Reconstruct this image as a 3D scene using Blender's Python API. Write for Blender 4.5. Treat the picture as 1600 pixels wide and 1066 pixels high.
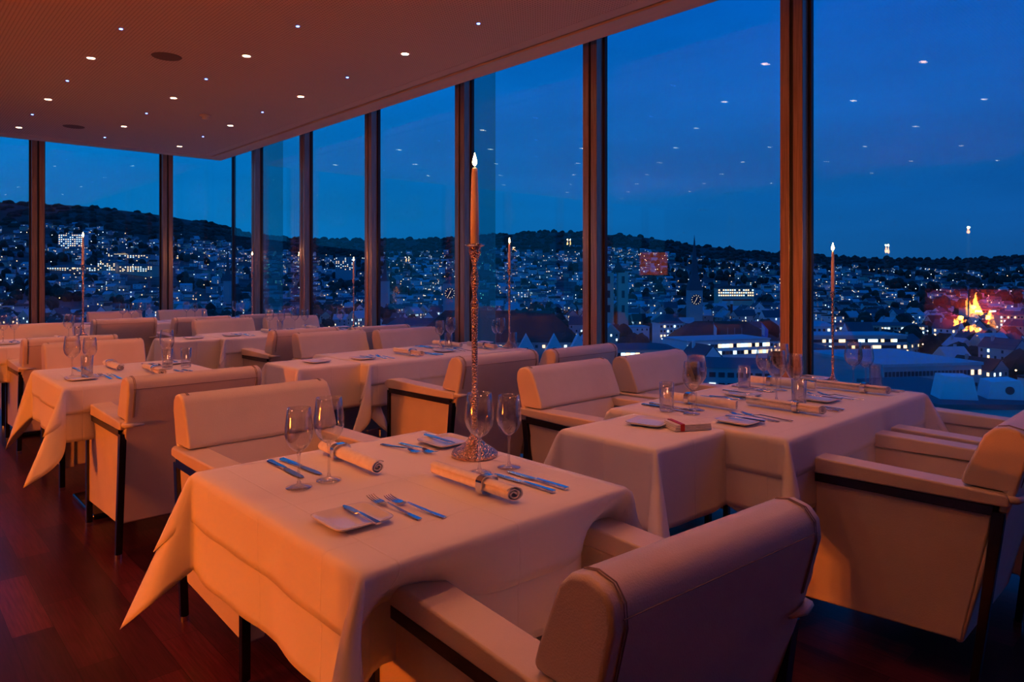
import bpy, bmesh, math, random
from mathutils import Vector, Matrix
R = math.radians; PI = math.pi
random.seed(7)
sc = bpy.context.scene
for o in list(bpy.data.objects): bpy.data.objects.remove(o)
col = sc.collection

# ------------------------------------------------------------------ camera
FPX, HZ, EYE = 1095.0, 430.0, 1.32
YAW = math.atan((800 + 210) / FPX)
SN, CS = math.sin(YAW), math.cos(YAW)
cam_d = bpy.data.cameras.new('camera'); cam = bpy.data.objects.new('camera', cam_d); col.objects.link(cam)
cam.location = (0, 0, EYE); cam.rotation_euler = (R(90), 0, -YAW)
cam_d.sensor_width = 36; cam_d.lens = FPX / 1600 * 36; cam_d.shift_y = -(533 - HZ) / 1600
cam_d.clip_start = 0.05; cam_d.clip_end = 9000
sc.camera = cam
sc.view_settings.view_transform = 'Standard'; sc.view_settings.look = 'None'
sc.view_settings.gamma = 1; sc.view_settings.use_curve_mapping = False
sc.view_settings.exposure = 0.0

# ------------------------------------------------------------------ world: dusk sky
wd = bpy.data.worlds.new('dusk_sky'); sc.world = wd; wd.use_nodes = True
wn, wl = wd.node_tree.nodes, wd.node_tree.links
wn.clear()
tc = wn.new('ShaderNodeTexCoord'); sep = wn.new('ShaderNodeSeparateXYZ'); wl.new(tc.outputs['Generated'], sep.inputs[0])
r1 = wn.new('ShaderNodeValToRGB'); r2 = wn.new('ShaderNodeValToRGB')
def ramp(n, st):
    e = n.color_ramp.elements
    while len(e) < len(st): e.new(0.5)
    for i, (p, c) in enumerate(st): e[i].position = p; e[i].color = (*c, 1)
# r1 towards the bright west (left), r2 towards the darker side
ramp(r1, [(0.0, (0.002, 0.095, 0.27)), (0.08, (0.001, 0.105, 0.31)), (0.2, (0.0, 0.105, 0.35)), (0.45, (0.0, 0.07, 0.36)), (1.0, (0.0, 0.05, 0.30))])
ramp(r2, [(0.0, (0.004, 0.055, 0.19)), (0.06, (0.003, 0.055, 0.21)), (0.2, (0.001, 0.068, 0.29)), (0.45, (0.0, 0.058, 0.33)), (1.0, (0.0, 0.045, 0.30))])
wl.new(sep.outputs[2], r1.inputs[0]); wl.new(sep.outputs[2], r2.inputs[0])
az = wn.new('ShaderNodeMath'); az.operation = 'SUBTRACT'; wl.new(sep.outputs[0], az.inputs[0]); wl.new(sep.outputs[1], az.inputs[1])
mr = wn.new('ShaderNodeMapRange'); mr.inputs[1].default_value = -0.6; mr.inputs[2].default_value = 0.85; wl.new(az.outputs[0], mr.inputs[0])
mp = wn.new('ShaderNodeMapping'); mp.inputs['Scale'].default_value = (1.2, 1.2, 5); wl.new(tc.outputs['Generated'], mp.inputs[0])
nz = wn.new('ShaderNodeTexNoise'); nz.inputs['Scale'].default_value = 2.2; nz.inputs['Detail'].default_value = 5; wl.new(mp.outputs[0], nz.inputs[0])
mx = wn.new('ShaderNodeMix'); mx.data_type = 'RGBA'; wl.new(mr.outputs[0], mx.inputs[0]); wl.new(r1.outputs[0], mx.inputs[6]); wl.new(r2.outputs[0], mx.inputs[7])
nr = wn.new('ShaderNodeMapRange'); nr.inputs[1].default_value = 0.35; nr.inputs[2].default_value = 0.7; nr.inputs[3].default_value = 0.86; nr.inputs[4].default_value = 1.12; wl.new(nz.outputs[0], nr.inputs[0])
vm = wn.new('ShaderNodeVectorMath'); vm.operation = 'SCALE'; wl.new(mx.outputs[2], vm.inputs[0]); wl.new(nr.outputs[0], vm.inputs[3])
bg = wn.new('ShaderNodeBackground'); wl.new(vm.outputs[0], bg.inputs[0]); bg.inputs[1].default_value = 1.65
wo = wn.new('ShaderNodeOutputWorld'); wl.new(bg.outputs[0], wo.inputs[0])

DOWN_W = 18.5       # one downlight
DOWN_C = (1.0, 0.27, 0.12)
FIRE_W = 150.0
FIRE_C = (1.0, 0.145, 0.002)
CANDLE_W = 2.0

# ------------------------------------------------------------------ helpers
def tag(o, label=None, cat=None, group=None, kind=None):
    if label: o['label'] = label
    if cat: o['category'] = cat
    if group: o['group'] = group
    if kind: o['kind'] = kind
    return o
def empty(name, loc=(0, 0, 0), rz=0):
    o = bpy.data.objects.new(name, None); col.objects.link(o); o.location = loc; o.rotation_euler = (0, 0, rz); o.empty_display_size = .1
    return o
class MB:
    def __init__(s): s.v = []; s.f = []; s.m = []; s.T = Matrix()
    def add(s, vs, fs, mi=0):
        b = len(s.v); s.v += [tuple(s.T @ Vector(p)) for p in vs]; s.f += [tuple(b + i for i in q) for q in fs]; s.m += [mi] * len(fs); return s
    def box(s, x0, x1, y0, y1, z0, z1, mi=0):
        return s.add([(x0, y0, z0), (x1, y0, z0), (x1, y1, z0), (x0, y1, z0), (x0, y0, z1), (x1, y0, z1), (x1, y1, z1), (x0, y1, z1)],
              [(3, 2, 1, 0), (4, 5, 6, 7), (0, 1, 5, 4), (1, 2, 6, 5), (2, 3, 7, 6), (3, 0, 4, 7)], mi)
    def prism(s, prof, x0, x1, mi=0, axis='x'):       # profile (p, q) swept along axis
        n = len(prof); f = (lambda t, p, q: (t, p, q)) if axis == 'x' else (lambda t, p, q: (p, t, q)) if axis == 'y' else (lambda t, p, q: (p, q, t))
        vs = [f(x0, p, q) for p, q in prof] + [f(x1, p, q) for p, q in prof]
        fs = [tuple(range(n))[::-1], tuple(range(n, 2 * n))] + [(i, (i + 1) % n, n + (i + 1) % n, n + i) for i in range(n)]
        return s.add(vs, fs, mi)
    def lathe(s, prof, n=24, c=(0, 0), mi=0, close=True):
        vs = []; fs = []
        for r, z in prof:
            for k in range(n): a = 2 * PI * k / n; vs.append((c[0] + r * math.cos(a), c[1] + r * math.sin(a), z))
        for i in range(len(prof) - 1):
            for k in range(n): k2 = (k + 1) % n; fs.append((i * n + k, i * n + k2, (i + 1) * n + k2, (i + 1) * n + k))
        if close: fs.append(tuple(range(n))[::-1]); fs.append(tuple((len(prof) - 1) * n + k for k in range(n)))
        return s.add(vs, fs, mi)
    def tube(s, pts, r, n=8, mi=0):
        pts = [Vector(p) for p in pts]; vs = []; fs = []
        for i, p in enumerate(pts):
            t = (pts[min(i + 1, len(pts) - 1)] - pts[max(i - 1, 0)]).normalized()
            u = t.cross(Vector((0, 0, 1)));
            if u.length < .05: u = t.cross(Vector((0, 1, 0)))
            u.normalize(); w = t.cross(u); rr = r[i] if isinstance(r, (list, tuple)) else r
            for k in range(n): a = 2 * PI * k / n; vs.append(p + u * (rr * math.cos(a)) + w * (rr * math.sin(a)))
        for i in range(len(pts) - 1):
            for k in range(n): k2 = (k + 1) % n; fs.append((i * n + k, i * n + k2, (i + 1) * n + k2, (i + 1) * n + k))
        fs += [tuple(range(n))[::-1], tuple((len(pts) - 1) * n + k for k in range(n))]
        return s.add(vs, fs, mi)
    def build(s, name, mats, parent=None, smooth=False, bevel=0, seg=3, loc=None, rz=0, sub=0, solid=0):
        me = bpy.data.meshes.new(name); me.from_pydata(s.v, [], s.f); me.validate()
        bm = bmesh.new(); bm.from_mesh(me); bmesh.ops.recalc_face_normals(bm, faces=bm.faces); bm.to_mesh(me); bm.free()
        if not isinstance(mats, (list, tuple)): mats = [mats]
        for m in mats: me.materials.append(m)
        if len(mats) > 1 and len(me.polygons) == len(s.m): me.polygons.foreach_set('material_index', s.m)
        if smooth: me.polygons.foreach_set('use_smooth', [True] * len(me.polygons))
        o = bpy.data.objects.new(name, me); col.objects.link(o)
        if parent: o.parent = parent
        if loc is not None: o.location = loc
        o.rotation_euler = (0, 0, rz)
        if bevel:
            b = o.modifiers.new('bevel', 'BEVEL'); b.width = bevel; b.segments = seg; b.limit_method = 'ANGLE'; b.angle_limit = R(35)
            if smooth: w = o.modifiers.new('wn', 'WEIGHTED_NORMAL'); w.keep_sharp = True
        if solid: q = o.modifiers.new('solid', 'SOLIDIFY'); q.thickness = solid; q.offset = -1
        if sub: q = o.modifiers.new('sub', 'SUBSURF'); q.levels = sub; q.render_levels = sub
        return o
def children(o): return [c for c in bpy.data.objects if c.parent == o]
KIDS = {}
def copy_tree(o, parent=None):
    c = o.copy(); col.objects.link(c); c.parent = parent
    if o not in KIDS: KIDS[o] = children(o)
    for ch in KIDS[o]: copy_tree(ch, c)
    return c
PROTO = {}
def place(key, maker, loc, rz, label, cat, group=None, scale=None):
    if key not in PROTO:
        o = PROTO[key] = maker()
    else: o = copy_tree(PROTO[key])
    o.location = loc; o.rotation_euler = (0, 0, rz)
    if scale: o.scale = scale
    for k in ('group',):
        if k in o: del o[k]
    return tag(o, label, cat, group)

# ------------------------------------------------------------------ materials
def mat(name, c=(.8, .8, .8), rough=.5, metal=0, emit=None, es=0, spec=None):
    m = bpy.data.materials.new(name); m.use_nodes = True; b = m.node_tree.nodes['Principled BSDF']
    b.inputs['Base Color'].default_value = (*c, 1); b.inputs['Roughness'].default_value = rough; b.inputs['Metallic'].default_value = metal
    if emit: b.inputs['Emission Color'].default_value = (*emit, 1); b.inputs['Emission Strength'].default_value = es
    if spec is not None: b.inputs['Specular IOR Level'].default_value = spec
    return m
def nt(m): return m.node_tree.nodes, m.node_tree.links, m.node_tree.nodes['Principled BSDF']
def add_noise(m, scale, c0, c1, detail=4, bump=0, dist=.002, stretch=None, lo=.35, hi=.65):
    n, l, b = nt(m); t = n.new('ShaderNodeTexCoord'); src = t.outputs['Object']
    if stretch: q = n.new('ShaderNodeMapping'); q.inputs['Scale'].default_value = stretch; l.new(src, q.inputs[0]); src = q.outputs[0]
    z = n.new('ShaderNodeTexNoise'); z.inputs['Scale'].default_value = scale; z.inputs['Detail'].default_value = detail; l.new(src, z.inputs[0])
    r = n.new('ShaderNodeValToRGB'); ramp(r, [(lo, c0), (hi, c1)]); l.new(z.outputs[0], r.inputs[0]); l.new(r.outputs[0], b.inputs['Base Color'])
    if bump:
        k = n.new('ShaderNodeBump'); k.inputs['Strength'].default_value = bump; k.inputs['Distance'].default_value = dist; l.new(z.outputs[0], k.inputs['Height']); l.new(k.outputs[0], b.inputs['Normal'])
    return m
def leather(name, c):
    m = mat(name, c, .46); n, l, b = nt(m); t = n.new('ShaderNodeTexCoord')
    v = n.new('ShaderNodeTexVoronoi'); v.inputs['Scale'].default_value = 260; l.new(t.outputs['Object'], v.inputs[0])
    z = n.new('ShaderNodeTexNoise'); z.inputs['Scale'].default_value = 5; z.inputs['Detail'].default_value = 3; l.new(t.outputs['Object'], z.inputs[0])
    r = n.new('ShaderNodeValToRGB'); ramp(r, [(.3, tuple(x * .9 for x in c)), (.7, c)]); l.new(z.outputs[0], r.inputs[0]); l.new(r.outputs[0], b.inputs['Base Color'])
    k = n.new('ShaderNodeBump'); k.inputs['Strength'].default_value = .35; k.inputs['Distance'].default_value = .0012; l.new(v.outputs['Distance'], k.inputs['Height'])
    k2 = n.new('ShaderNodeBump'); k2.inputs['Strength'].default_value = .25; k2.inputs['Distance'].default_value = .02; l.new(z.outputs[0], k2.inputs['Height']); l.new(k.outputs[0], k2.inputs['Normal']); l.new(k2.outputs[0], b.inputs['Normal'])
    return m
M = {}
M['leather'] = leather('cream_leather', (.78, .70, .60))
M['seam'] = mat('leather_seam', (.30, .24, .20), .6)
M['frame'] = mat('dark_chrome', (.055, .05, .055), .2, .9)
M['chrome'] = mat('chrome', (.75, .75, .78), .12, 1)
M['steel'] = add_noise(mat('brushed_steel', (.6, .6, .6), .25, 1), 30, (.5, .5, .5), (.68, .66, .64), stretch=(1, 30, 1))
M['ceramic'] = mat('white_porcelain', (.82, .82, .82), .12)
M['wax'] = mat('candle_wax', (.85, .78, .7), .45); nt(M['wax'])[2].inputs['Subsurface Weight'].default_value = .0
M['flame'] = mat('candle_flame', (1, .6, .3), .5, emit=(1, .52, .2), es=45)
M['wick'] = mat('wick', (.02, .015, .01), .9)
M['red'] = mat('red_band', (.5, .03, .02), .5)
M['black'] = mat('black_gap', (.004, .004, .004), .8)
def linen():
    m = mat('white_linen', (.86, .85, .84), .85, spec=.2); n, l, b = nt(m); t = n.new('ShaderNodeTexCoord')
    z = n.new('ShaderNodeTexNoise'); z.inputs['Scale'].default_value = 4.5; z.inputs['Detail'].default_value = 5; l.new(t.outputs['Object'], z.inputs[0])
    sp = n.new('ShaderNodeSeparateXYZ'); l.new(t.outputs['Object'], sp.inputs[0])
    hs = []
    for i in (0, 1):                                   # sharp ironed creases about every 0.3 m
        a = n.new('ShaderNodeMath'); a.operation = 'PINGPONG'; a.inputs[1].default_value = .16; l.new(sp.outputs[i], a.inputs[0])
        q = n.new('ShaderNodeMapRange'); q.inputs[1].default_value = 0; q.inputs[2].default_value = .004; q.inputs[3].default_value = 1; q.inputs[4].default_value = 0; l.new(a.outputs[0], q.inputs[0]); hs.append(q)
    s = n.new('ShaderNodeMath'); s.operation = 'MAXIMUM'; l.new(hs[0].outputs[0], s.inputs[0]); l.new(hs[1].outputs[0], s.inputs[1])
    k = n.new('ShaderNodeBump'); k.inputs['Strength'].default_value = .6; k.inputs['Distance'].default_value = .002; l.new(s.outputs[0], k.inputs['Height'])
    k2 = n.new('ShaderNodeBump'); k2.inputs['Strength'].default_value = .5; k2.inputs['Distance'].default_value = .012; l.new(z.outputs[0], k2.inputs['Height']); l.new(k.outputs[0], k2.inputs['Normal']); l.new(k2.outputs[0], b.inputs['Normal'])
    return m
M['linen'] = linen()
M['napkin'] = add_noise(mat('napkin_linen', (.85, .84, .82), .85, spec=.2), 60, (.8, .79, .77), (.88, .87, .85), bump=.3, dist=.001)
def hammered():
    m = mat('hammered_metal', (.80, .55, .42), .16, 1); n, l, b = nt(m); t = n.new('ShaderNodeTexCoord')
    v = n.new('ShaderNodeTexVoronoi'); v.inputs['Scale'].default_value = 170; l.new(t.outputs['Object'], v.inputs[0])
    k = n.new('ShaderNodeBump'); k.inputs['Strength'].default_value = 1; k.inputs['Distance'].default_value = .004; l.new(v.outputs['Distance'], k.inputs['Height']); l.new(k.outputs[0], b.inputs['Normal'])
    return m
M['hammered'] = hammered()
def clear(name, f0, tint=(1, 1, 1), power=5, rough=0.0, gain=1.0):      # thin clear glass: part transparent, part mirror by angle
    m = bpy.data.materials.new(name); m.use_nodes = True; n, l = m.node_tree.nodes, m.node_tree.links; n.clear()
    lw = n.new('ShaderNodeLayerWeight'); lw.inputs[0].default_value = .5
    p = n.new('ShaderNodeMath'); p.operation = 'POWER'; p.inputs[1].default_value = power; l.new(lw.outputs['Facing'], p.inputs[0])
    q = n.new('ShaderNodeMapRange'); q.inputs[3].default_value = f0; q.inputs[4].default_value = gain; l.new(p.outputs[0], q.inputs[0])
    t = n.new('ShaderNodeBsdfTransparent'); t.inputs[0].default_value = (*tint, 1)
    g = n.new('ShaderNodeBsdfGlossy'); g.inputs['Roughness'].default_value = rough
    x = n.new('ShaderNodeMixShader'); l.new(q.outputs[0], x.inputs[0]); l.new(t.outputs[0], x.inputs[1]); l.new(g.outputs[0], x.inputs[2])
    o = n.new('ShaderNodeOutputMaterial'); l.new(x.outputs[0], o.inputs[0]); return m
M['pane'] = clear('window_glass', .035, (.985, .99, .99), 5)
M['fin'] = clear('facade_fin_glass', .16, (.30, .78, .74), 3)
M['bowl'] = clear('thin_stemware', .085, (.97, .97, .98), 1.9, gain=.85)
M['stem'] = clear('clear_stem', .10, (.93, .94, .96), 1.8, gain=.9)
gl = mat('clear_crystal', (1, 1, 1), 0.0); nt(gl)[2].inputs['Transmission Weight'].default_value = 1; nt(gl)[2].inputs['IOR'].default_value = 1.45; M['glass'] = gl
M['mullion'] = add_noise(mat('bronze_mullion', (.3, .2, .15), .3, .72), 20, (.28, .19, .14), (.46, .32, .24), stretch=(8, 8, .2))
M['mulldark'] = mat('mullion_gasket', (.012, .012, .015), .5)
def ceiling_mat():
    m = mat('perforated_ceiling', (.52, .45, .38), .85, spec=.1); n, l, b = nt(m); t = n.new('ShaderNodeTexCoord')
    sp = n.new('ShaderNodeSeparateXYZ'); l.new(t.outputs['Object'], sp.inputs[0]); hs = []
    for i in (0, 1):
        a = n.new('ShaderNodeMath'); a.operation = 'PINGPONG'; a.inputs[1].default_value = .011; l.new(sp.outputs[i], a.inputs[0]); hs.append(a)
    p = [n.new('ShaderNodeMath') for _ in hs]
    for i in (0, 1): p[i].operation = 'POWER'; p[i].inputs[1].default_value = 2; l.new(hs[i].outputs[0], p[i].inputs[0])
    s = n.new('ShaderNodeMath'); s.operation = 'ADD'; l.new(p[0].outputs[0], s.inputs[0]); l.new(p[1].outputs[0], s.inputs[1])
    c = n.new('ShaderNodeMath'); c.operation = 'LESS_THAN'; c.inputs[1].default_value = .0048 ** 2; l.new(s.outputs[0], c.inputs[0])
    x = n.new('ShaderNodeMix'); x.data_type = 'RGBA'; x.inputs[6].default_value = (.52, .45, .38, 1); x.inputs[7].default_value = (.25, .2, .18, 1); l.new(c.outputs[0], x.inputs[0]); l.new(x.outputs[2], b.inputs['Base Color'])
    return m
M['perf'] = ceiling_mat()
M['plaster'] = mat('plain_plaster', (.52, .45, .38), .85, spec=.1)
def floor_mat():
    m = mat('dark_wood_planks', (.1, .03, .03), .3, spec=.22); n, l, b = nt(m); t = n.new('ShaderNodeTexCoord')
    q = n.new('ShaderNodeMapping'); q.inputs['Rotation'].default_value = (0, 0, R(90)); l.new(t.outputs['Object'], q.inputs[0])
    br = n.new('ShaderNodeTexBrick'); br.inputs['Scale'].default_value = 1; br.inputs['Brick Width'].default_value = .62; br.inputs['Row Height'].default_value = .13; br.inputs['Mortar Size'].default_value = .0012
    br.inputs['Color1'].default_value = (.045, .008, .014, 1); br.inputs['Color2'].default_value = (.17, .030, .042, 1); br.inputs['Mortar'].default_value = (.01, .003, .003, 1); br.inputs['Bias'].default_value = -.35; br.offset_frequency = 2; br.offset = .37
    l.new(q.outputs[0], br.inputs[0])
    q2 = n.new('ShaderNodeMapping'); q2.inputs['Scale'].default_value = (60, 3, 1); l.new(t.outputs['Object'], q2.inputs[0])
    z = n.new('ShaderNodeTexNoise'); z.inputs['Scale'].default_value = 2; z.inputs['Detail'].default_value = 6; l.new(q2.outputs[0], z.inputs[0])
    mr_ = n.new('ShaderNodeMapRange'); mr_.inputs[1].default_value = .3; mr_.inputs[2].default_value = .7; mr_.inputs[3].default_value = .5; mr_.inputs[4].default_value = 1.25; l.new(z.outputs[0], mr_.inputs[0])
    v = n.new('ShaderNodeVectorMath'); v.operation = 'SCALE'; l.new(br.outputs[0], v.inputs[0]); l.new(mr_.outputs[0], v.inputs[3]); l.new(v.outputs[0], b.inputs['Base Color'])
    return m
M['floor'] = floor_mat()
M['lampglow'] = mat('downlight_lens', (1, .8, .6), .5, emit=(1, .62, .36), es=26)
M['blueled'] = mat('blue_led', (.1, .2, 1), .5, emit=(.12, .25, 1), es=9)
M['trimring'] = mat('downlight_ring', (.5, .42, .36), .4, .5)
M['grille'] = mat('speaker_grille', (.12, .085, .07), .8)

# ------------------------------------------------------------------ room shell
WX, WY, CZ = 4.0, 10.46, 2.96
def struct(name, mb, m, **k): return tag(mb.build(name, m, **k), kind='structure')
struct('floor', MB().box(-7, WX + .12, -3.5, WY + .12, -.3, 0), M['floor'])
struct('ceiling', MB().box(-7, 3.495, -3.5, 9.935, CZ, CZ + .06), M['perf'])
struct('trim_1', MB().box(3.545, 3.74, -3.5, 10.21, CZ, CZ + .3).box(-7, 3.545, 9.985, 10.21, CZ, CZ + .3), M['plaster'])
struct('trim_2', MB().box(3.495, 3.545, -3.5, 9.985, CZ + .04, CZ + .08).box(-7, 3.495, 9.935, 9.985, CZ + .04, CZ + .08), M['black'])
struct('trim_3', MB().box(3.40, 3.495, -3.5, 9.935, CZ - .002, CZ - .0002).box(-7, 3.40, 9.84, 9.935, CZ - .002, CZ - .0002), M['plaster'])
struct('trim_4', MB().box(-7, WX + .5, -3.5, WY + .5, 3.55, 3.8), mat('roof_slab', (.12, .1, .09), .8))
struct('trim_5', MB().box(3.93, WX + .1, -3.5, WY + .1, 0.0, .03).box(-7, 3.93, WY - .07, WY + .1, 0, .03), mat('sill_metal', (.02, .022, .03), .5, .3))
struct('wall_left', MB().box(-7.2, -7, -3.7, WY + .1, 0, 3.6), mat('inner_wall', (.10, .05, .035), .7))
struct('wall_back', MB().box(-7.2, WX + .2, -3.7, -3.5, 0, 3.6), mat('rear_wall', (.10, .05, .035), .7))
struct('column_inner', MB().box(-5.0, -4.55, 7.0, 7.45, 0, CZ), mat('column_wood', (.05, .03, .03), .6))
SP = 1.535
ys = [1.89 - SP * k for k in (3, 2, 1)] + [1.89, 3.43, 4.98, 6.55, 8.09, 9.56]
xs = [3.09, 1.58, .06, -1.47, -3.0, -4.53, -6.06]
def mullion(x, y, horiz):
    # two bronze posts with a dark joint between them, standing inside the glass line
    t = MB()
    rz = 0 if not horiz else R(90)
    root = empty('mullion', (x, y, 0), rz)
    root['kind'] = 'structure'
    MB().box(-.055, .02, -.068, -.010, .03, 3.55).build('post', M['mullion'], root, bevel=.004)
    MB().box(-.055, .02, .010, .068, .03, 3.55).build('post', M['mullion'], root, bevel=.004)
    MB().box(-.04, .05, -.012, .012, .03, 3.55).build('joint', M['mulldark'], root)
    MB().box(.02, .05, -.085, .085, .03, 3.55).build('gasket', M['mulldark'], root)
    return root
i = 0
for y in ys: i += 1; r_ = mullion(WX, y, False); r_.name = 'trim_mullion'
for x in xs: i += 1; r_ = mullion(x, WY, True); r_.name = 'trim_mullion'
struct('trim_corner_post', MB().box(WX + .01, WX + .055, WY + .01, WY + .055, .03, 3.55), M['mulldark'])
edges = [-3.5] + ys + [WY]
k = 0
for a, b in zip(edges[:-1], edges[1:]):
    k += 1; struct('window_%d' % k, MB().box(WX + .022, WX + .04, a + .002, b - .002, .03, 3.55), M['pane'])
edges = [WX] + xs + [-7]
for a, b in zip(edges[:-1], edges[1:]):
    k += 1; struct('window_%d' % k, MB().box(b + .002, a - .002, WY + .022, WY + .04, .03, 3.55), M['pane'])
for y in (4.98, 9.56): struct('trim_glass_fin', MB().box(WX + .08, WX + .37, y - .012, y + .012, -1, 4.2), M['fin'])

# ceiling lights, LEDs, speakers
LX = [1.25, 2.09, 2.94]; pitch = .845
def mk_down():
    o = MB().lathe([(.028, -.004), (.045, -.004), (.045, 0), (.028, 0)], 20, close=False).build('recessed_downlight', M['trimring'])
    MB().lathe([(.027, -.003), (.001, -.003)], 20, close=False).build('lens', M['lampglow'], o)
    return o
def mk_led(): return MB().lathe([(.010, -.004), (.011, 0)], 12).build('blue_ceiling_led', M['blueled'])
cols_x = [1.25 + .8425 * j for j in range(-6, 3)]
rowno = ['first', 'second', 'third', 'fourth', 'fifth', 'sixth', 'seventh', 'eighth', 'ninth', 'tenth', 'eleventh', 'twelfth', 'thirteenth', 'fourteenth']
for j, x in enumerate(cols_x):
    for r in range(-4, 8):
        y = 4.35 + r * pitch
        warm = ((r + (j - 8)) % 2 == 0)
        if y > 9.7: continue
        Q = SN * x + CS * y
        vis = Q > .3 and abs((CS * x - SN * y) / Q) < .74 and (430 - 1095 * 1.64 / Q) > 0
        colname = {8: 'row beside the right groove', 7: 'second row', 6: 'third row'}.get(j, 'far left rows')
        if warm:
            pl = vis and 'small warm recessed downlight, %s, %s one from the camera' % (colname, rowno[r + 4]) or 'small warm recessed downlight beyond the frame, mirrored faintly in the windows'
            place('down', mk_down, (x, y, CZ), 0, pl, 'ceiling light', 'recessed warm downlights')
            if j % 1 == 0:
                l = bpy.data.lights.new('downlight_lamp', 'SPOT'); l.energy = DOWN_W; l.color = DOWN_C; l.spot_size = R(102); l.spot_blend = .8; l.shadow_soft_size = .06
                lo = bpy.data.objects.new('downlight_lamp', l); col.objects.link(lo); lo.location = (x, y, CZ - .02)
        elif vis:
            place('led', mk_led, (x, y, CZ), 0, 'tiny blue ceiling light, %s, %s one from the camera' % (colname, rowno[r + 4]), 'ceiling light', 'tiny blue ceiling lights')
def mk_spk():
    o = MB().lathe([(.10, -.004), (.105, 0)], 32).build('ceiling_speaker', M['grille']); return o
place('spk', mk_spk, (1.66, 5.62, CZ), 0, 'round dark ceiling speaker grille nearer the camera', 'speaker', 'ceiling speakers')
place('spk', mk_spk, (1.69, 8.97, CZ), 0, 'round dark ceiling speaker grille far back near the left window wall', 'speaker', 'ceiling speakers')
sd = MB().lathe([(.055, 0), (.058, -.012), (.05, -.018), (.035, -.02), (.034, -.038), (.02, -.046), (.001, -.047)], 24, close=False).build('smoke_detector', M['plaster'], smooth=True)
sd.location = (2.56, 7.41, CZ); tag(sd, 'small round smoke detector hanging under the perforated ceiling', 'smoke detector')

# ------------------------------------------------------------------ armchair
HW = .33
def mk_chair():
    root = empty('armchair')
    L_ = M['leather']
    for s in (-1, 1):
        def bx(x0, x1, *a):
            return (s * x0, s * x1, *a) if s > 0 else (s * x1, s * x0, *a)
        MB().prism([(-.255, .155), (.29, .13), (.29, .60), (-.345, .60)], *sorted((s * (HW - .085), s * (HW - .014)))).build('side_panel', L_, root, True, .008)
        # leather armrest with a rounded nose
        pr = [(-.385, .614), (-.385, .640), (-.375, .650), (.25, .660), (.298, .655), (.325, .640), (.334, .622), (.326, .606), (.30, .600), (-.30, .610)]
        MB().prism(pr, *sorted((s * (HW - .095), s * (HW + .004)))).build('armrest', L_, root, True, .017, 5)
        MB().prism([(-.34, .578), (.292, .570), (.292, .600), (-.345, .610)], *sorted((s * (HW - .02), s * (HW - .001)))).build('side_rail', M['frame'], root, bevel=.002)
        MB().box(*bx(HW - .03, HW - .001, .280, .306, .02, .586)).build('leg', M['frame'], root, bevel=.002)
        lg = MB().prism([(-.375, .592), (-.340, .592), (-.278, .02), (-.300, .02)], *sorted((s * (HW - .03), s * (HW - .001)))).build('leg', M['frame'], root, bevel=.002)
        MB().lathe([(.016, 0), (.016, .02)], 14, (s * (HW - .016), -.289)).build('foot', M['chrome'], root)
        MB().lathe([(.016, 0), (.016, .02)], 14, (s * (HW - .016), .293)).build('foot', M['chrome'], root)
    MB().box(-(HW - .088), HW - .088, -.24, .29, .32, .44).build('seat', L_, root, True, .03, 4)
    MB().box(-(HW - .088), HW - .088, -.22, .28, .14, .32).build('seat_base', L_, root, True, .008)
    pr = [(-.258, .145), (-.335, .45), (-.402, .66), (-.434, .785), (-.430, .824), (-.411, .846), (-.375, .854), (-.339, .845), (-.314, .820), (-.262, .70), (-.250, .664), (-.262, .656), (-.37, .654), (-.31, .45), (-.235, .145)]
    bk = MB().prism(pr, -HW + .018, HW - .018).build('backrest', L_, root, True, .016, 4)
    MB().prism([(-.30, .44), (-.17, .44), (-.255, .655), (-.36, .655)], -(HW - .09), HW - .09).build('back_cushion', L_, root, True, .01)
    # stitched seams: round the pad's two ends and along its rear
    end = [(-.406, .67), (-.4355, .785), (-.4325, .824), (-.412, .8475), (-.375, .8555), (-.347, .850)]
    for s in (-1, 1):
        MB().tube([(s * (HW - .046), p, q) for p, q in end], .0013, 6).build('seam', M['seam'], root)
        MB().tube([(s * (HW - .052), p, q) for p, q in end], .0013, 6).build('seam', M['seam'], root)
    MB().tube([(-HW + .044, -.4345, .800), (HW - .044, -.4345, .800)], .0013, 6).build('seam', M['seam'], root)
    # folded leather tab where each arm pokes behind the back
    for s in (-1, 1): MB().tube([(s * (HW - .012), -.37, .636), (s * (HW - .018), -.402, .635), (s * (HW - .045), -.408, .634), (s * (HW - .095), -.404, .633)], [.012, .012, .010, .003], 8).build('arm_tab', L_, root, True)
    return root
def chair(x, y, rz, label):
    return place('chair', mk_chair, (x, y, 0), R(rz), label, 'armchair', 'cream leather dining armchairs')
chair(1.155, 1.075, -4, 'cream leather armchair closest to the camera, its stitched back towards us')
chair(-.72, 1.27, 90, 'cream leather armchair added unseen at left to shade the nearest chair from the fire')  # extra chair out of view, added to keep the fire off the front one
chair(1.21, 2.53, 180, 'cream leather armchair facing us on the far side of the nearest table')
chair(2.87, .93, 1, 'cream leather armchair cut by the right picture edge, its long side panel showing')
chair(3.605, .90, -1, 'cream leather armchair at far right, squeezed between its neighbour and the glass')
chair(2.76, 2.19, 180, 'cream leather armchair facing us behind the front window table, aisle seat')
chair(3.50, 2.17, 182, 'cream leather armchair facing us behind the front window table, beside the glass')
chair(2.78, 3.53, 0, 'cream leather armchair seen from behind its open arm, second window table aisle seat')
chair(3.47, 3.46, 0, 'cream leather armchair seen from behind, second window table seat beside the glass')
chair(2.84, 4.94, 180, 'cream leather armchair facing us across the second window table, aisle seat')
chair(3.50, 4.80, 180, 'cream leather armchair facing us across the second window table, window seat')
chair(2.82, 6.10, 0, 'cream leather armchair with its back to us at the third window table, aisle seat')
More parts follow.
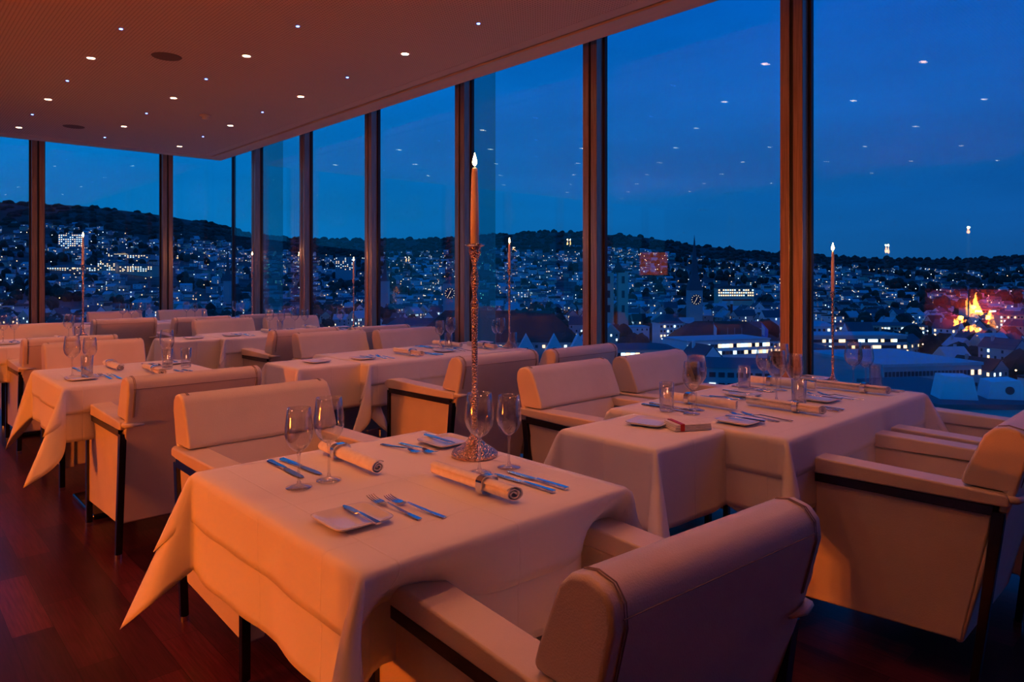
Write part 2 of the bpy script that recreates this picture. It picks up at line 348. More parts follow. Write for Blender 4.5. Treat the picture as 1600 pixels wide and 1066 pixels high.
chair(3.49, 5.96, 0, 'cream leather armchair with its back to us at the third window table, window seat')
chair(2.82, 7.25, 180, 'cream leather armchair facing us across the third window table, aisle seat')
chair(3.56, 7.2, 180, 'cream leather armchair facing us across the third window table, window seat')
chair(2.79, 8.55, 0, 'cream leather armchair with its back to us at the corner table, middle seat')
chair(3.56, 8.6, 0, 'cream leather armchair with its back to us at the corner table, window seat')
chair(2.06, 8.78, 0, 'cream leather armchair with its back to us at the rear table')
chair(2.38, 9.82, 180, 'cream leather armchair facing us in front of the rear windows, left one')
chair(3.17, 9.70, 180, 'cream leather armchair facing us in front of the rear windows, right one')
chair(1.18, 3.93, 0, 'cream leather armchair left of centre, back to us, orange-lit side panel')
chair(1.20, 5.32, 180, 'cream leather armchair facing us across the second aisle table')
chair(1.15, 6.57, 0, 'cream leather armchair at the left edge, back to us, third aisle table')
chair(1.19, 7.72, 180, 'cream leather armchair facing us across the third aisle table')

# ------------------------------------------------------------------ tables and cloths
def cloth(name, w, d, L, z, off, seed, label, loc, dents=(), Lf=None):
    rnd = random.Random(seed); st = .018
    hw, hd = w / 2 + off, d / 2 + off
    def axis(h):
        n = max(2, round(2 * h / .03)); a = [-h + 2 * h * i / n for i in range(n + 1)]
        k = max(4, round(L / st)); e = [(i / k) ** 1.15 * L for i in range(1, k + 1)]
        return [-h - q for q in e[::-1]] + a + [h + q for q in e]
    us, vs = axis(hw), axis(hd); r = .012
    def fall(a):
        if a < PI * r / 2: return r * math.sin(a / r), r * (1 - math.cos(a / r))
        return r, r + a - PI * r / 2
    cb = {(sx, sy): (R(rnd.uniform(32, 48)), rnd.uniform(-.35, .35), rnd.uniform(.12, .24)) for sx in (-1, 1) for sy in (-1, 1)}
    ph = [rnd.uniform(0, 6.28) for _ in range(8)]; fr = [rnd.uniform(5, 9) for _ in range(8)]
    V = []
    for v in vs:
        for u in us:
            a, b = max(0, abs(u) - hw), max(0, abs(v) - hd); sx = 1 if u > 0 else -1; sy = 1 if v > 0 else -1
            cx, cy = max(-hw, min(hw, u)), max(-hd, min(hd, v))
            if a == 0 and b == 0: p = [cx, cy, z + off]
            elif a == 0 or b == 0:
                t = a + b; o, dn = fall(t); k = (0 if a else 2) + (0 if (sx if a else sy) > 0 else 1)
                s_ = v if a else u; h_ = hd if a else hw
                edge = max(0, 1 - (abs(s_) / h_) ** 6)
                rip = edge * (dn / .28) * (.006 + .008 * math.sin(s_ * fr[k] * 2 + ph[k]) + .004 * math.sin(s_ * fr[k + 4] * 4 + ph[k + 4]))
                o += max(-.004, rip)
                p = [cx + (sx * o if a else 0), cy + (sy * o if b else 0), z + off - dn]
            else:
                A, B = max(a, b), min(a, b); q = B / A; be, tw, op = cb[(sx, sy)]
                o, dn = fall(A); D = Vector((sx, sy)).normalized(); T = Vector((sx, -sy)).normalized()
                sg = 1 if a >= b else -1
                e = Vector((sx, 0)) if a >= b else Vector((0, sy))
                out = B * math.cos(be)
                pp = Vector((cx, cy)) + e * o * (1 - q) + D * o * q + D * out + T * (tw * out * out / max(L, .01) * 1.2)
                pp += T * sg * op * A * math.sin(PI * q) * .9
                p = [pp.x, pp.y, z + off - dn - B * math.sin(be)]
            for (dx, dw, da, dy) in dents:             # pressed in where an armrest pushes under the cloth
                if sy < 0 and b > 0:
                    g = math.exp(-((p[0] - dx) / dw) ** 2); q_ = min(1, max(0, (z - p[2]) / .15)); q_ = q_ * q_ * (3 - 2 * q_)
                    p[1] += da * g * q_
            V.append(tuple(p))
    n = len(us); F = []
    for j in range(len(vs) - 1):
        for i in range(n - 1):
            a, b, c, e_ = j * n + i, j * n + i + 1, (j + 1) * n + i + 1, (j + 1) * n + i
            um, vm_ = (us[i] + us[i + 1]) / 2, (vs[j] + vs[j + 1]) / 2
            if abs(um) > hw and abs(vm_) > hd: F += [(a, b, c), (a, c, e_)] if um * vm_ > 0 else [(a, b, e_), (b, c, e_)]
            else: F.append((a, b, c, e_))
    mb = MB(); mb.v = V; mb.f = F; mb.m = [0] * len(F)
    o = mb.build(name, M['linen'], smooth=True, solid=.0016, loc=loc)
    return tag(o, label, 'tablecloth')
def table(key, w, d, loc, label):
    def mk():
        root = empty('dining_table')
        MB().box(-w / 2 + .004, w / 2 - .004, -d / 2 + .004, d / 2 - .004, .715, .7475).build('tabletop', mat('table_board', (.2, .12, .08), .6), root, bevel=.004)
        MB().box(-.035, .035, -.035, .035, .03, .715).build('column', M['frame'], root)
        MB().box(-w * .3, w * .3, -d * .3, d * .3, 0, .03).build('base', M['frame'], root, bevel=.01)
        return root
    return place(key, mk, loc, 0, label, 'table')
def set_table(key, x0, x1, y0, y1, nm, seed, overlay=True, dents=(), L=.28):
    w, d = x1 - x0, y1 - y0; c = ((x0 + x1) / 2, (y0 + y1) / 2)
    table(key, w, d, (*c, 0), '%s, hidden under white linen' % nm)
    cloth('tablecloth', w, d, L, .75, .0, seed, 'white linen tablecloth hanging %s %s' % ('lowest, draped over' if overlay else 'over', nm), (*c, 0), dents)
    if overlay: cloth('overlay_cloth', w, d, .145, .75, .004, seed, 'shorter white top cloth laid over the long cloth of %s' % nm, (*c, 0), dents)
N1, N2, N2a, N3, N3a, N4, N4a, N5, N6, N8, N9 = ('the nearest table', 'the front window table', 'the small square side table of the front window group', 'the second window table', 'the small side table joined to the second window table',
    'the third window table', 'the small side table joined to the third window table', 'the second aisle table', 'the third aisle table', 'the far corner window table', 'the table by the rear windows')
set_table('t1', .70, 1.49, 1.18, 2.09, N1, 11, dents=[(-.27, .12, .14, 0), (.36, .10, .11, 0)])
set_table('t2', 2.335, 3.735, 1.14, 1.90, N2, 5)
set_table('t2a', 1.90, 2.325, 1.37, 1.78, N2a, 3, False)
set_table('t3', 2.365, 3.745, 3.90, 4.62, N3, 8)
set_table('t3a', 1.93, 2.355, 4.0, 4.45, N3a, 21, False)
set_table('t4', 2.345, 3.74, 6.30, 7.0, N4, 9)
set_table('t4a', 1.92, 2.335, 6.38, 6.82, N4a, 22, False)
set_table('t5', .74, 1.53, 4.12, 4.98, N5, 14)
set_table('t6', .74, 1.53, 6.75, 7.55, N6, 15)
set_table('t8', 2.75, 3.75, 8.85, 9.5, N8, 31)
set_table('t9', 1.80, 2.68, 8.95, 9.6, N9, 32)

# ------------------------------------------------------------------ tableware builders
def mk_wine(h=.22, rb=.040):
    def f():
        k = h / .22
        prof = [(.004, .098), (.014, .103), (.026, .113), (.036, .130), (.040, .148), (.0395, .168), (.036, .195), (.0325, .22)]
        prof = [(r * rb / .040, z * k) for r, z in prof]
        inn = [(max(r - .0011, .0005), z) for r, z in prof[::-1]]; inn[-1] = (.001, prof[0][1] + .003)
        root = MB().lathe(prof + inn, 28, close=False).build('wine_glass', M['bowl'], smooth=True)
        st = [(.001, .0005), (.034, .0005), (.0345, .002), (.020, .0045), (.006, .010), (.0036, .022), (.0032, .06), (.0036, .085), (.006, .0975), (.001, .100)]
        MB().lathe([(r, z * (k if z > .02 else 1)) for r, z in st], 24, close=False).build('stem_and_foot', M['stem'], root, smooth=True)
        return root
    return f
def mk_tumbler():
    prof = [(.027, .010), (.0285, .012), (.0305, .12)]; inn = [(.0293, .12), (.0272, .014), (.001, .013)]
    root = MB().lathe(prof + inn, 28, close=False).build('water_tumbler', M['bowl'], smooth=True)
    MB().lathe([(.001, .0005), (.026, .0005), (.0275, .003), (.0280, .012), (.001, .0125)], 28, close=False).build('thick_base', M['stem'], root, smooth=True)
    return root
def mk_plate():
    mb = MB(); rings = [(0.0, .006), (.045, .006), (.055, .007), (.066, .012), (.072, .0135), (.075, .0125), (.073, .010), (.062, .004), (.05, .001), (0.0, .001)]
    n = 40; vs = []; fs = []
    def sq(r, a):
        c, s = math.cos(a), math.sin(a); e = 2 / 7.0
        return r * math.copysign(abs(c) ** e, c), r * math.copysign(abs(s) ** e, s)
    for r, z in rings:
        for k_ in range(n): x, y = sq(max(r, .0008), 2 * PI * (k_ + .5) / n); vs.append((x, y, z))
    for i_ in range(len(rings) - 1):
        for k_ in range(n): k2 = (k_ + 1) % n; fs.append((i_ * n + k_, i_ * n + k2, (i_ + 1) * n + k2, (i_ + 1) * n + k_))
    return mb.add(vs, fs).build('bread_plate', M['ceramic'], smooth=True)
def strip(mb, st):                                     # stations: y, z, half width, thickness
    vs = []; fs = []
    for y, z, w, t in st: vs += [(-w, y, z), (w, y, z), (w * .8, y, z + t), (-w * .8, y, z + t)]
    for i_ in range(len(st) - 1):
        a, b = i_ * 4, i_ * 4 + 4
        fs += [(a, a + 1, b + 1, b), (a + 1, a + 2, b + 2, b + 1), (a + 2, a + 3, b + 3, b + 2), (a + 3, a, b, b + 3)]
    fs += [(3, 2, 1, 0), tuple(len(st) * 4 - 4 + q for q in range(4))]
    return mb.add(vs, fs)
def mk_fork():
    root = strip(MB(), [(-.105, .0005, .0075, .002), (-.06, .002, .0062, .0022), (.0, .006, .0034, .003), (.025, .0075, .0028, .0032)]).build('table_fork', M['chrome'], bevel=.0004)
    mb = MB(); strip(mb, [(.025, .0075, .0028, .003), (.035, .006, .008, .002), (.047, .004, .0115, .0018), (.056, .0035, .012, .0016)])
    for q in (-1.5, -.5, .5, 1.5):
        mb.T = Matrix.Translation((q * .0066, 0, 0)); strip(mb, [(.055, .0035, .0021, .0016), (.075, .0040, .0018, .0016), (.092, .0075, .0014, .0014), (.102, .0115, .0008, .001)])
    mb.build('fork_head', M['chrome'], root)
    return root
def mk_knife():
    root = strip(MB(), [(-.12, .0005, .0085, .006), (-.06, .0005, .0075, .006), (-.005, .001, .006, .0055)]).build('table_knife', M['chrome'], bevel=.001)
    strip(MB(), [(-.006, .002, .005, .003), (.004, .001, .0095, .0022), (.06, .0008, .0105, .0018), (.095, .0008, .009, .0016), (.112, .0008, .003, .001)]).build('blade', M['steel'], root)
    return root
def mk_bknife():
    root = strip(MB(), [(-.09, .0005, .0065, .005), (-.04, .0005, .0058, .005), (.0, .001, .0045, .0045)]).build('butter_knife', M['chrome'], bevel=.0008)
    strip(MB(), [(-.001, .0015, .004, .003), (.008, .001, .008, .002), (.05, .001, .009, .0016), (.075, .001, .003, .001)]).build('blade', M['steel'], root)
    return root
def mk_spoon():
    root = strip(MB(), [(-.105, .0005, .0075, .002), (-.06, .002, .0062, .0022), (.0, .006, .0034, .003), (.045, .006, .0028, .0032)]).build('dessert_spoon', M['chrome'], bevel=.0004)
    mb = MB(); vs = []; fs = []; n = 16
    for r, z in ((.02, 0.0), (.6, .001), (1, .007), (.97, .0078), (.55, .003), (.02, .002)):
        for k_ in range(n): a = 2 * PI * k_ / n; vs.append((.0165 * r * math.cos(a), .068 + .026 * r * math.sin(a), z))
    for i_ in range(5):
        for k_ in range(n): k2 = (k_ + 1) % n; fs.append((i_ * n + k_, i_ * n + k2, (i_ + 1) * n + k2, (i_ + 1) * n + k_))
    mb.add(vs, fs).build('spoon_bowl', M['chrome'], root, smooth=True); return root
def mk_napkin():
    mb = MB(); out = []; inn = []; N = 60
    for i_ in range(N + 1):
        a = i_ / N * 2 * PI * 2.4; r = .006 + .0175 * (i_ / N); t = .0028
        out.append((r * 1.15 * math.cos(a), .0205 + r * .86 * math.sin(a))); inn.append(((r - t) * 1.15 * math.cos(a), .0205 + (r - t) * .86 * math.sin(a)))
    prof = out + inn[::-1]; vs = []; fs = []; m = len(prof); st = [-.165, -.15, -.08, .0, .08, .15, .165]
    for y in st:
        k_ = 1 - .14 * abs(y / .165) ** 1.5
        for p, q in prof: vs.append((p * (1.05 if abs(y) < .05 else 1), y + (.0 if abs(y) < .16 else .25 * p * (1 if y > 0 else -1)), .0006 + q * (1.0)))
    for j in range(len(st) - 1):
        for i_ in range(m): fs.append((j * m + i_, j * m + (i_ + 1) % m, (j + 1) * m + (i_ + 1) % m, (j + 1) * m + i_))
    mb.add(vs, fs)
    for b in (0, (len(st) - 1) * m):                   # end faces of the spiral
        mb.add(vs[b:b + m], [(i_, i_ + 1, m - 2 - i_, m - 1 - i_) for i_ in range(N)])
    return mb.build('rolled_napkin', M['napkin'], smooth=True)
def mk_ring():
    mb = MB(); n = 28; vs = []; fs = []
    for k_ in range(n):
        a = 2 * PI * k_ / n; c, s = math.cos(a), math.sin(a); e = 2 / 3.2
        x, z = math.copysign(abs(c) ** e, c), math.copysign(abs(s) ** e, s)
        for rr, yy in ((.0305, -.011), (.0305, .011), (.0287, .011), (.0287, -.011)): vs.append((x * rr, yy, .0245 + z * (rr - .0065)))
    for k_ in range(n):
        a, b = k_ * 4, ((k_ + 1) % n) * 4
        for q in range(4): fs.append((a + q, a + (q + 1) % 4, b + (q + 1) % 4, b + q))
    return mb.add(vs, fs).build('napkin_ring', M['chrome'], smooth=False)
TZ = .7562
def cutlery_set(x, y, rz, seat, full=True, knives=True, fy=0):
    # a place setting in the local frame of its seat; +y points across the table
    T = Matrix.Translation((x, y, 0)) @ Matrix.Rotation(R(rz), 4, 'Z')
    def at(px, py, z=TZ): v = T @ Vector((px, py, z)); return tuple(v)
    rnd = random.Random(seat)
    j = lambda: rnd.uniform(-2.5, 2.5)
    place('plate', mk_plate, at(-.30, .24 + fy), R(rz + j()), 'square white bread plate, ' + seat, 'plate', 'square bread plates')
    place('bknife', mk_bknife, at(-.285, .235 + fy, TZ + .0135), R(rz + j()), 'butter knife lying across the bread plate, ' + seat, 'knife', 'butter knives')
    if full:
        place('fork', mk_fork, at(-.185, .245 + fy), R(rz + 2 + j()), 'polished fork nearer the bread plate, ' + seat, 'fork', 'polished forks')
        place('fork', mk_fork, at(-.145, .215 + fy), R(rz + 5 + j()), 'polished fork nearer the napkin, ' + seat, 'fork', 'polished forks')
    place('napkin', mk_napkin, at(.06, .245 + fy), R(rz + j()), 'rolled white linen napkin, ' + seat, 'napkin', 'rolled linen napkins')
    place('ring', mk_ring, at(.06, .185 + fy), R(rz + j()), 'chrome napkin ring round the roll, ' + seat, 'napkin ring', 'chrome napkin rings')
    if knives:
        place('knife', mk_knife, at(.19, .19 + fy), R(rz + 2 + j()), 'long steel knife nearer the napkin, ' + seat, 'knife', 'table knives')
        place('knife', mk_knife, at(.235, .185 + fy), R(rz + j()), 'long steel knife on the outer side, ' + seat, 'knife', 'table knives')
cutlery_set(1.12, 1.19, 0, 'near side of the nearest table')
cutlery_set(1.13, 2.09, 180, 'far side of the nearest table', fy=-.03)
cutlery_set(2.76, 1.14, 0, 'near aisle seat of front window table')
cutlery_set(3.46, 1.14, 0, 'near glass-side seat of front window table')
cutlery_set(2.72, 1.92, 180, 'far aisle seat of front window table')
cutlery_set(3.46, 1.92, 180, 'far glass-side seat of front window table')
cutlery_set(2.76, 3.90, 0, 'near aisle seat of second window table')
cutlery_set(3.44, 3.90, 0, 'near glass-side seat of second window table')
cutlery_set(3.44, 4.66, 180, 'far glass-side seat of second window table')
cutlery_set(2.80, 6.30, 0, 'near aisle seat of third window table')
cutlery_set(3.46, 7.02, 180, 'far glass-side seat of third window table')
cutlery_set(1.16, 4.13, 0, 'near side of second aisle table')
cutlery_set(1.16, 4.98, 180, 'far side of second aisle table')
cutlery_set(1.16, 6.76, 0, 'near side of third aisle table')
cutlery_set(2.2, 8.96, 0, 'near side of rear window table', knives=False)
cutlery_set(3.3, 8.86, 0, 'near side of corner window table', knives=False)
# extra plates on the small side tables
place('plate', mk_plate, (2.20, 1.61, .7522), R(12), 'square white bread plate on the small side table by the front group', 'plate', 'square bread plates')
place('plate', mk_plate, (2.16, 4.22, .7522), R(6), 'square white bread plate on the side table beside second window table', 'plate', 'square bread plates')
place('plate', mk_plate, (2.16, 6.55, .7522), R(4), 'square white bread plate on the side table beside third window table', 'plate', 'square bread plates')
# folded napkin with a red band
fn = empty('folded_napkin', (2.245, 1.475, .752), R(-28)); tag(fn, 'folded white napkin with red band on the small square side table', 'napkin')
mb = MB()
for q in range(4): mb.box(-.075 + q * .002, .075 - q * .001, -.05, .05 - q * .0015, .0005 + q * .006, .0055 + q * .006)
mb.build('folds', M['napkin'], fn, bevel=.002)
MB().box(-.052, -.036, -.0515, .0515, 0, .0262).build('band', M['red'], fn)

def glasses(seat, pts):
    words = ['first', 'second', 'third']
    n = {'w': 0, 'W': 0, 't': 0}
    for kd, x, y in pts:
        z = TZ
        if kd == 'w': place('wine_s', mk_wine(.212, .037), (x, y, z), 0, 'smaller stemmed wine glass, ' + seat, 'wine glass', 'smaller wine glasses')
        elif kd == 'W': place('wine_l', mk_wine(.228, .042), (x, y, z), 0, 'larger stemmed wine glass, ' + seat, 'wine glass', 'larger wine glasses')
        else: place('tumbler', mk_tumbler, (x, y, z), 0, 'straight clear water tumbler, ' + seat, 'tumbler', 'water tumblers')
glasses('far side of the nearest table', [('w', .845, 1.75), ('W', .935, 1.755)])
glasses('beside the tall candlestick on nearest table', [('W', 1.285, 1.53), ('w', 1.385, 1.515)])
glasses('far aisle seat of front window table', [('t', 2.44, 1.70), ('w', 2.47, 1.60), ('W', 2.55, 1.63)])
glasses('near aisle seat of front window table', [('t', 2.91, 1.36), ('W', 2.99, 1.50), ('w', 3.04, 1.44)])
glasses('far glass-side seat of front window table', [('t', 3.16, 1.75), ('w', 3.22, 1.68), ('W', 3.29, 1.63)])
glasses('near glass-side seat of front window table', [('t', 3.68, 1.33), ('W', 3.66, 1.43), ('w', 3.70, 1.385)])
glasses('far glass-side seat of second window table', [('w', 3.27, 4.37), ('W', 3.40, 4.40), ('t', 3.30, 4.30)])
glasses('near glass-side seat of second window table', [('W', 3.66, 4.10), ('w', 3.70, 4.20), ('t', 3.70, 4.0)])
glasses('near side of second aisle table', [('W', .84, 4.50), ('w', .93, 4.52), ('t', .90, 4.44)])
glasses('window side of second aisle table, nearer the wine glass', [('W', 1.36, 4.60), ('t', 1.33, 4.49)])
glasses('window side of second aisle table, at the table edge', [('t', 1.44, 4.50)])
glasses('left part of third aisle table', [('W', .84, 7.15), ('w', .93, 7.25)])
glasses('candle side of third aisle table', [('W', 1.28, 7.0), ('w', 1.36, 7.08), ('t', 1.34, 6.95)])
glasses('far aisle seat of third window table', [('W', 2.95, 6.75), ('w', 3.05, 6.7), ('t', 3.0, 6.62)])
glasses('near glass-side seat of third window table', [('W', 3.2, 6.72), ('w', 3.3, 6.7)])
glasses('glass-side end of third window table', [('W', 3.62, 6.55)])
glasses('left end of rear window table', [('W', 2.22, 9.15), ('w', 2.32, 9.18)])
glasses('right end of rear window table', [('W', 2.42, 9.2), ('w', 2.52, 9.22)])
glasses('left end of corner window table', [('W', 2.98, 9.3), ('w', 3.09, 9.32), ('t', 3.2, 9.3)])
glasses('right end of corner window table', [('W', 3.52, 9.1), ('w', 3.62, 9.12)])

# ------------------------------------------------------------------ candlesticks
def candlestick(x, y, hs, hc, label, k=1.0):
    root = empty('candlestick', (x, y, TZ))
    tag(root, label, 'candlestick', 'hammered metal candlesticks')
    s = hs / .66
    base = [(.001, 0), (.072, 0), (.073, .006), (.071, .012), (.058, .022), (.038, .034), (.022, .050), (.013, .068), (.010, .085), (.001, .085)]
    MB().lathe([(r * k, z * s) for r, z in base], 40, close=False).build('base', M['hammered'], root, smooth=True)
    shaft = [(.0095, .084), (.008, .12), (.009, .15), (.0135, .165), (.0125, .178), (.0085, .19), (.0085, .26), (.0098, .38), (.0115, .455), (.0135, .475), (.009, .49), (.006, .505), (.0125, .535), (.0145, .55), (.0105, .572), (.006, .592), (.0115, .612), (.020, .635), (.0195, .652)]
    MB().lathe([(r * k, z * s) for r, z in shaft], 20).build('shaft', M['hammered'], root, smooth=True)
    MB().lathe([(.015 * k, (.650) * s), (.031 * k, .656 * s), (.032 * k, .660 * s), (.013 * k, .662 * s)], 28).build('drip_tray', M['chrome'], root, smooth=True)
    c = MB().lathe([(.0135 * k, hs), (.0128 * k, hs + hc * .5), (.0098 * k, hs + hc * .93), (.0085 * k, hs + hc * .985), (.004 * k, hs + hc)], 18).build('candle', M['wax'], root, smooth=True)
    MB().lathe([(.001, hs + hc), (.001, hs + hc + .012)], 6).build('wick', M['wick'], c)
    z0 = hs + hc + .004
    MB().lathe([(.0005, z0), (.0055, z0 + .006), (.0075, z0 + .013), (.006, z0 + .022), (.003, z0 + .032), (.0005, z0 + .042)], 14, close=False).build('flame', M['flame'], c, smooth=True)
    l = bpy.data.lights.new('candle_glow', 'POINT'); l.energy = CANDLE_W; l.color = (1, .42, .14); l.shadow_soft_size = .006
    lo = bpy.data.objects.new('candle_glow', l); col.objects.link(lo); lo.location = (x, y, TZ + z0 + .05)
candlestick(1.40, 1.69, .66, .24, 'tallest hammered candlestick with lit white candle on the nearest table', 1.0)
candlestick(3.655, 1.53, .48, .205, 'lit candle on a slim candlestick at the glass end of front window table', .68)
candlestick(3.69, 4.03, .61, .20, 'lit candle on candlestick at the glass end of second window table', .8)
candlestick(3.70, 6.42, .52, .185, 'lit candle on candlestick at the glass end of third window table', .7)
candlestick(3.70, 9.0, .60, .22, 'lit candle on candlestick on the far corner window table', .8)
candlestick(1.42, 7.16, .66, .24, 'lit tall candlestick on third aisle table at left', .8)

# ------------------------------------------------------------------ fireplace and lamp of the room (seen only in the window reflections)
fp = empty('fireplace', (-3.6, 2.9, 0)); tag(fp, 'open log fire in a dark case, seen as its reflection in the right window', 'fireplace')
MB().box(-.45, 0, -.80, .80, 0, .38).box(-.45, 0, -.80, .80, 1.12, 1.45).box(-.45, 0, -.80, -.62, .38, 1.12).box(-.45, 0, .62, .80, .38, 1.12).build('casing', M['frame'], fp)
MB().box(-.45, -.42, -.62, .62, .38, 1.12).build('firebrick', mat('firebrick', (.35, .06, .03), .9), fp)
for a, b in (((-.2, -.45, .44), (-.22, .35, .46)), ((-.12, -.35, .44), (-.25, .30, .80)), ((-.12, .42, .43), (-.24, -.12, .74))):
    MB().tube([a, b], [.055, .045], 10).build('log', mat('charred_log', (.03, .018, .012), .9), fp)
fm = mat('fire_flame', (1, .5, .1), .5, emit=(1, .33, .05), es=60)
fmb = MB(); rnd = random.Random(4)
for q in range(11):
    y = rnd.uniform(-.30, .32); h = .2 + .55 * math.exp(-(y / .16) ** 2) * rnd.uniform(.75, 1.1); b = .035 + h * .07
    fmb.T = Matrix.Translation((-.24 + rnd.uniform(-.05, .05), y, .44))
    fmb.tube([(0, 0, 0), (0, .01, h * .2), (0, -.02 * h, h * .5), (0, .05 * h, h * .8), (0, .02, h)], [b * .5, b, b * .75, b * .35, .003], 8)
fmb.build('flames', fm, fp, smooth=True)
for y, z in ((2.72, .72), (2.9, .86), (3.06, .70)):
    fl = bpy.data.lights.new('fire_light', 'POINT'); fl.energy = FIRE_W; fl.color = FIRE_C; fl.shadow_soft_size = .03
    flo = bpy.data.objects.new('fire_light', fl); col.objects.link(flo); flo.location = (-3.62, y, z)
lp = empty('floor_lamp', (-2.3, 7.5, 0)); tag(lp, 'floor lamp with red patterned drum shade, seen only reflected in the window', 'lamp')
MB().lathe([(.16, 0), (.16, .02), (.02, .03)], 24).build('base', M['frame'], lp)
MB().lathe([(.012, .03), (.012, 1.35)], 10).build('pole', M['frame'], lp)
MB().lathe([(.24, 1.32), (.24, 1.72), (.235, 1.72), (.235, 1.32)], 32, close=False).build('lamp_shade', mat('lamp_shade', (.6, .15, .08), .8, emit=(1, .18, .06), es=1.6), lp)
l = bpy.data.lights.new('floor_lamp_bulb', 'SPOT'); l.energy = 260; l.color = (1, .40, .06); l.spot_size = R(150); l.spot_blend = 1; l.shadow_soft_size = .1
lo = bpy.data.objects.new('floor_lamp_bulb', l); col.objects.link(lo); lo.location = (-2.3, 7.5, 1.8); lo.rotation_euler = (PI, 0, 0)

# ------------------------------------------------------------------ the city outside
GZ = -50.0
def at(px, d):                                         # ground-plan point on a bearing at a view depth
    l = (px - 800) / FPX * d; return SN * d + CS * l, CS * d - SN * l
def zat(py, d): return EYE - (py - HZ) / FPX * d
RID = [(-600, 300), (0, 316), (130, 322), (250, 336), (330, 350), (400, 368), (480, 374), (560, 376), (700, 373), (860, 362), (930, 366), (1000, 370), (1090, 384), (1200, 395), (1300, 402), (1400, 405), (1500, 406), (1600, 401), (2200, 385), (6000, 380)]
def ridge(px):
    for (a, b), (c, d) in zip(RID[:-1], RID[1:]):
        if a <= px <= c: return b + (d - b) * (px - a) / (c - a)
    return 380
def terr(x, y):
    d = SN * x + CS * y; l = CS * x - SN * y; r = math.hypot(x, y)
    if d < r * .25: return GZ
    px = 800 + FPX * l / d; dd = d
    zr = zat(ridge(max(-600, min(6000, px))), 3000 * d / r)
    near = 850; t = (r - near) / (3000 - near)
    w = .04 * math.sin(px * .011) + .03 * math.sin(px * .027 + r * .002)
    if t <= 0: return GZ
    if t > 1: return zr - (t - 1) * 60
    return GZ + (zr - GZ) * min(1, max(0, t ** 1.35 + w * t * (1 - t)))
M['ground'] = add_noise(mat('city_ground', (.1, .1, .1), .9), .03, (.03, .035, .03), (.12, .12, .11), 6)
M['forest'] = add_noise(mat('forest', (.03, .05, .03), 1), .05, (.02, .03, .022), (.055, .07, .045), 6)
mb = MB(); NA, rs = 120, [60, 120, 200, 320, 450, 600, 740, 850, 950, 1080, 1220, 1380, 1550, 1750, 1950, 2150, 2350, 2550, 2750, 2900, 3000, 3150, 3500]
vs = []; fs = []; fi = []
for r in rs:
    for k in range(NA + 1):
        th = YAW + R(-75 + 150 * k / NA); x, y = r * math.sin(th), r * math.cos(th); vs.append((x, y, terr(x, y)))
for j in range(len(rs) - 1):
    for k in range(NA):
        fs.append((j * (NA + 1) + k, j * (NA + 1) + k + 1, (j + 1) * (NA + 1) + k + 1, (j + 1) * (NA + 1) + k)); fi.append(1 if rs[j] >= 2150 else 0)
mb.add(vs, fs); mb.m = fi
struct('ground', mb, [M['ground'], M['forest']], smooth=True)

